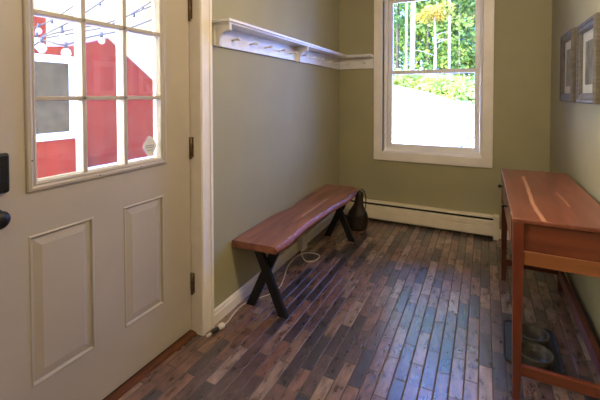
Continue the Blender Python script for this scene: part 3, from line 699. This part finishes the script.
tree(px_x(397, 18), 18, 9, 1.8, 8, 'leafy green tree at the left edge of the window view', M_leafd, M_trunkd, .07, 1500, .6)
for px, y, lm in ((418, 19.5, M_leafd), (428, 17.8, M_leafg), (440, 20, M_leafd), (452, 19, M_leafg), (466, 18.6, M_leafg), (478, 19.5, M_leafd), (407, 22, M_leafg), (424, 23, M_leafd), (444, 24, M_leafg), (462, 23.5, M_leafd), (488, 23, M_leafg), (385, 22, M_leafd), (370, 19, M_leafg), (500, 19, M_leafg), (393, 25.5, M_leafd), (472, 26, M_leafd)):
    gd = lm is M_leafd
    tree(px_x(px, y), y, 9.5+rnd.uniform(-1, 1.5), 2.1, 17, ('dark green' if gd else 'yellow green')+' dense forest tree standing behind the pale trunks', lm, M_trunkd, .05, 3600, .6, ('dark' if gd else 'yellow')+' green trees behind the driveway', ls=.13)
ORD = ['just left of the window opening', 'leftmost in the window', 'second from the left', 'third from the left', 'fourth from the left', 'fifth from the left', 'fourth from the right', 'third from the right', 'second from the right', 'rightmost in the window', 'just right of the window opening', 'farthest right, hidden by the wall']
for kb, (px, y, r) in enumerate( ((389, 12.9, .55), (398, 12.6, .6), (408, 12.5, .6), (418, 12.4, .6), (428, 12.4, .62), (438, 12.2, .66), (448, 12.1, .7), (458, 11.9, .75), (468, 11.8, .8), (478, 11.9, .8), (489, 12.0, .8))):
    x = px_x(px, y); z = gz(x, y); m = MB(); leaves(m, (x, y, z+r*.30), (r*1.15, .6, r*.62), 620, .035, .085, .1)
    for _ in range(10): a = rnd.uniform(-r*.8, r*.8); m.tube([(x+a*.3, y, z-.05), (x+a, y+rnd.uniform(-.3, .3), z+r*.6)], .008, 4)
    o = m.build('roadside_bush', M_bush, None, norm=False)
    tag(o, 'low yellow green bush above the driveway, '+ORD[kb], 'bush', 'bushes along the bank')
# small sprig of a plant just outside the window
x, y = px_x(474, 4.55), 4.55
m = MB(); base = Vector((x+.03, y, GB))
for tx, tz in ((-.09, .93), (-.03, .97), (.02, .99), (.06, .90), (-.12, .84)):
    tip = Vector((x+tx, y+rnd.uniform(-.03, .03), tz-.06)); m.tube([base, (base+tip)/2+Vector((.01, 0, .05)), tip], .003, 5)
    for j in range(5):
        p = tip+Vector((rnd.uniform(-.03, .03), rnd.uniform(-.03, .03), rnd.uniform(-.06, .02))); a = Vector((rnd.uniform(-1, 1), rnd.uniform(-.5, .5), rnd.uniform(-.2, .8))).normalized(); b_ = a.cross(Vector((0, 1, .3))).normalized()
        m.add([p, p+a*.03+b_*.009, p+a*.06, p+a*.03-b_*.009], [(0, 1, 2, 3)])
tag(m.build('leafy_plant', M_sprig, None, norm=False), 'small green leafy plant just outside the lower right corner of the window', 'plant')

# red shed with white window
sx_ = -5.5
shed = empty('red_shed', (sx_, 1.8, GB), 'red board shed with a white framed window outside the door', 'shed')
MB().prism([(.2, GB), (3.56, GB), (3.56, 2.115), (3.045, 2.045), (3.045, 2.50), (2.0, 2.36), (.2, 2.1)], sx_-2.5, sx_, ax=0).build('wall', M_shedA, shed)
MB().prism([(3.02, 2.50), (3.06, 2.515), (2.0, 2.375), (.1, 2.11), (.1, 2.09)], sx_-2.5, sx_+.02, ax=0).build('roof', M_roof, shed)
wy0, wy1, wz0, wz1 = 2.45, 3.445, .725, 1.935
Ps = lambda a, b_, d: (sx_+d, a, b_)
wf = MB().rings(wy0, wy1, wz0, wz1, [(0, 0), (0, .03), (.07, .03), (.075, .018), (.105, .018), (.105, .0)], Ps, cap=False).build('window_frame', M_shtrim, shed)
MB().box(sx_+.002, sx_+.012, wy0+.1, wy1-.1, wz0+.1, wz1-.1).build('insect_screen', M_shglass, wf)
MB().box(sx_+.003, sx_+.016, wy0+.1, wy1-.1, 1.31, 1.345).build('meeting_rail', M_shtrim, wf)
# gabled barn farther off
bx = -7.6; q = 7.6/5.5
def bq(y, z): return (y*q, 1.35+(z-1.35)*q)
barn = empty('red_barn', (bx, 5.5, GB), 'larger rose red gabled barn behind the shed, right in the door glass', 'barn')
pk = [bq(3.45, 2.105), bq(3.985, 2.285), bq(4.944, 1.594), bq(5.6, 1.12)]
MB().prism([(pk[0][0]-.5, GB), (pk[3][0], GB), pk[3], pk[2], pk[1], pk[0], (pk[0][0]-.5, pk[0][1]-.16)], bx-3, bx, ax=0).build('wall', M_shedB, barn)
MB().prism([(pk[0][0]-.5, pk[0][1]-.16), pk[0], pk[1], pk[3], (pk[3][0]+.05, pk[3][1]-.02), (pk[1][0], pk[1][1]+.025), (pk[0][0], pk[0][1]+.02), (pk[0][0]-.5, pk[0][1]-.14)], bx-3, bx+.01, ax=0).build('roof', M_roof, barn)

# string lights across the yard
def on_ray(px, py, X):
    d = fw+r2*((px-300)/368.13)-u2*((py-105.15)/368.13); t = X/d.x; return Vector((0, 0, H))+d*t
def string(px, label, bulbs):
    t = empty('string_lights', on_ray(*px[0]), label, 'string lights')
    P_ = [on_ray(*p) for p in px]
    MB().tube(catmull(P_, 6), .009, 5).build('wire', M_rubber, t)
    for bpx in bulbs:
        p = on_ray(*bpx[:3]); R_ = bpx[3]
        bo = MB().tube([p+Vector((0, 0, .008)), p-Vector((0, 0, .055))], [.016, .018], 8).build('socket', M_rubber, t)
        MB().lathe([(.004, -.05-R_*2.1), (R_*.6, -.05-R_*1.9), (R_, -.05-R_*1.15), (R_*.85, -.05-R_*.5), (.016, -.05)], p, 14).build('bulb', M_bulb, bo)
string([(20, 60, -4.0), (41, 41, -3.8), (64, 45, -3.6), (90, 37, -3.7), (130, 28, -3.9), (175, 10, -4.2)], 'string of round bulbs hanging lowest across the yard', [(41.5, 38, -3.79, .045), (66, 43, -3.6, .045), (101.5, 33, -3.8, .035)])
string([(20, 52, -4.6), (46, 36, -4.5), (80, 28, -4.4), (117, 20, -4.3), (175, -4, -4.2)], 'string of bulbs crossing just above the lowest string', [(36.5, 33, -4.5, .04), (62, 29, -4.45, .03), (117, 19.5, -4.3, .035), (134, 14, -4.3, .035)])
string([(30, 46, -5.0), (46, 34, -5.0), (75, 19, -4.8), (101, 2, -4.7), (112, -6, -4.6)], 'string of bulbs rising steeply towards the upper middle pane', [(37.5, 40, -5.0, .035), (62, 26, -4.9, .03), (100, 2.5, -4.7, .04)])
string([(20, 34, -5.2), (52, 20, -5.1), (66, 11, -5.0), (82, 0, -4.9)], 'short string of bulbs highest at the left of the door glass', [(38.5, 24, -5.15, .04), (52, 20, -5.1, .03)])
string([(46, 38, -4.8), (80, 32, -4.9), (110, 25, -5.0), (143, 7, -5.1), (165, -8, -5.1)], 'string of bulbs running faintly behind the others to the upper right pane', [(143, 7, -5.1, .035)])
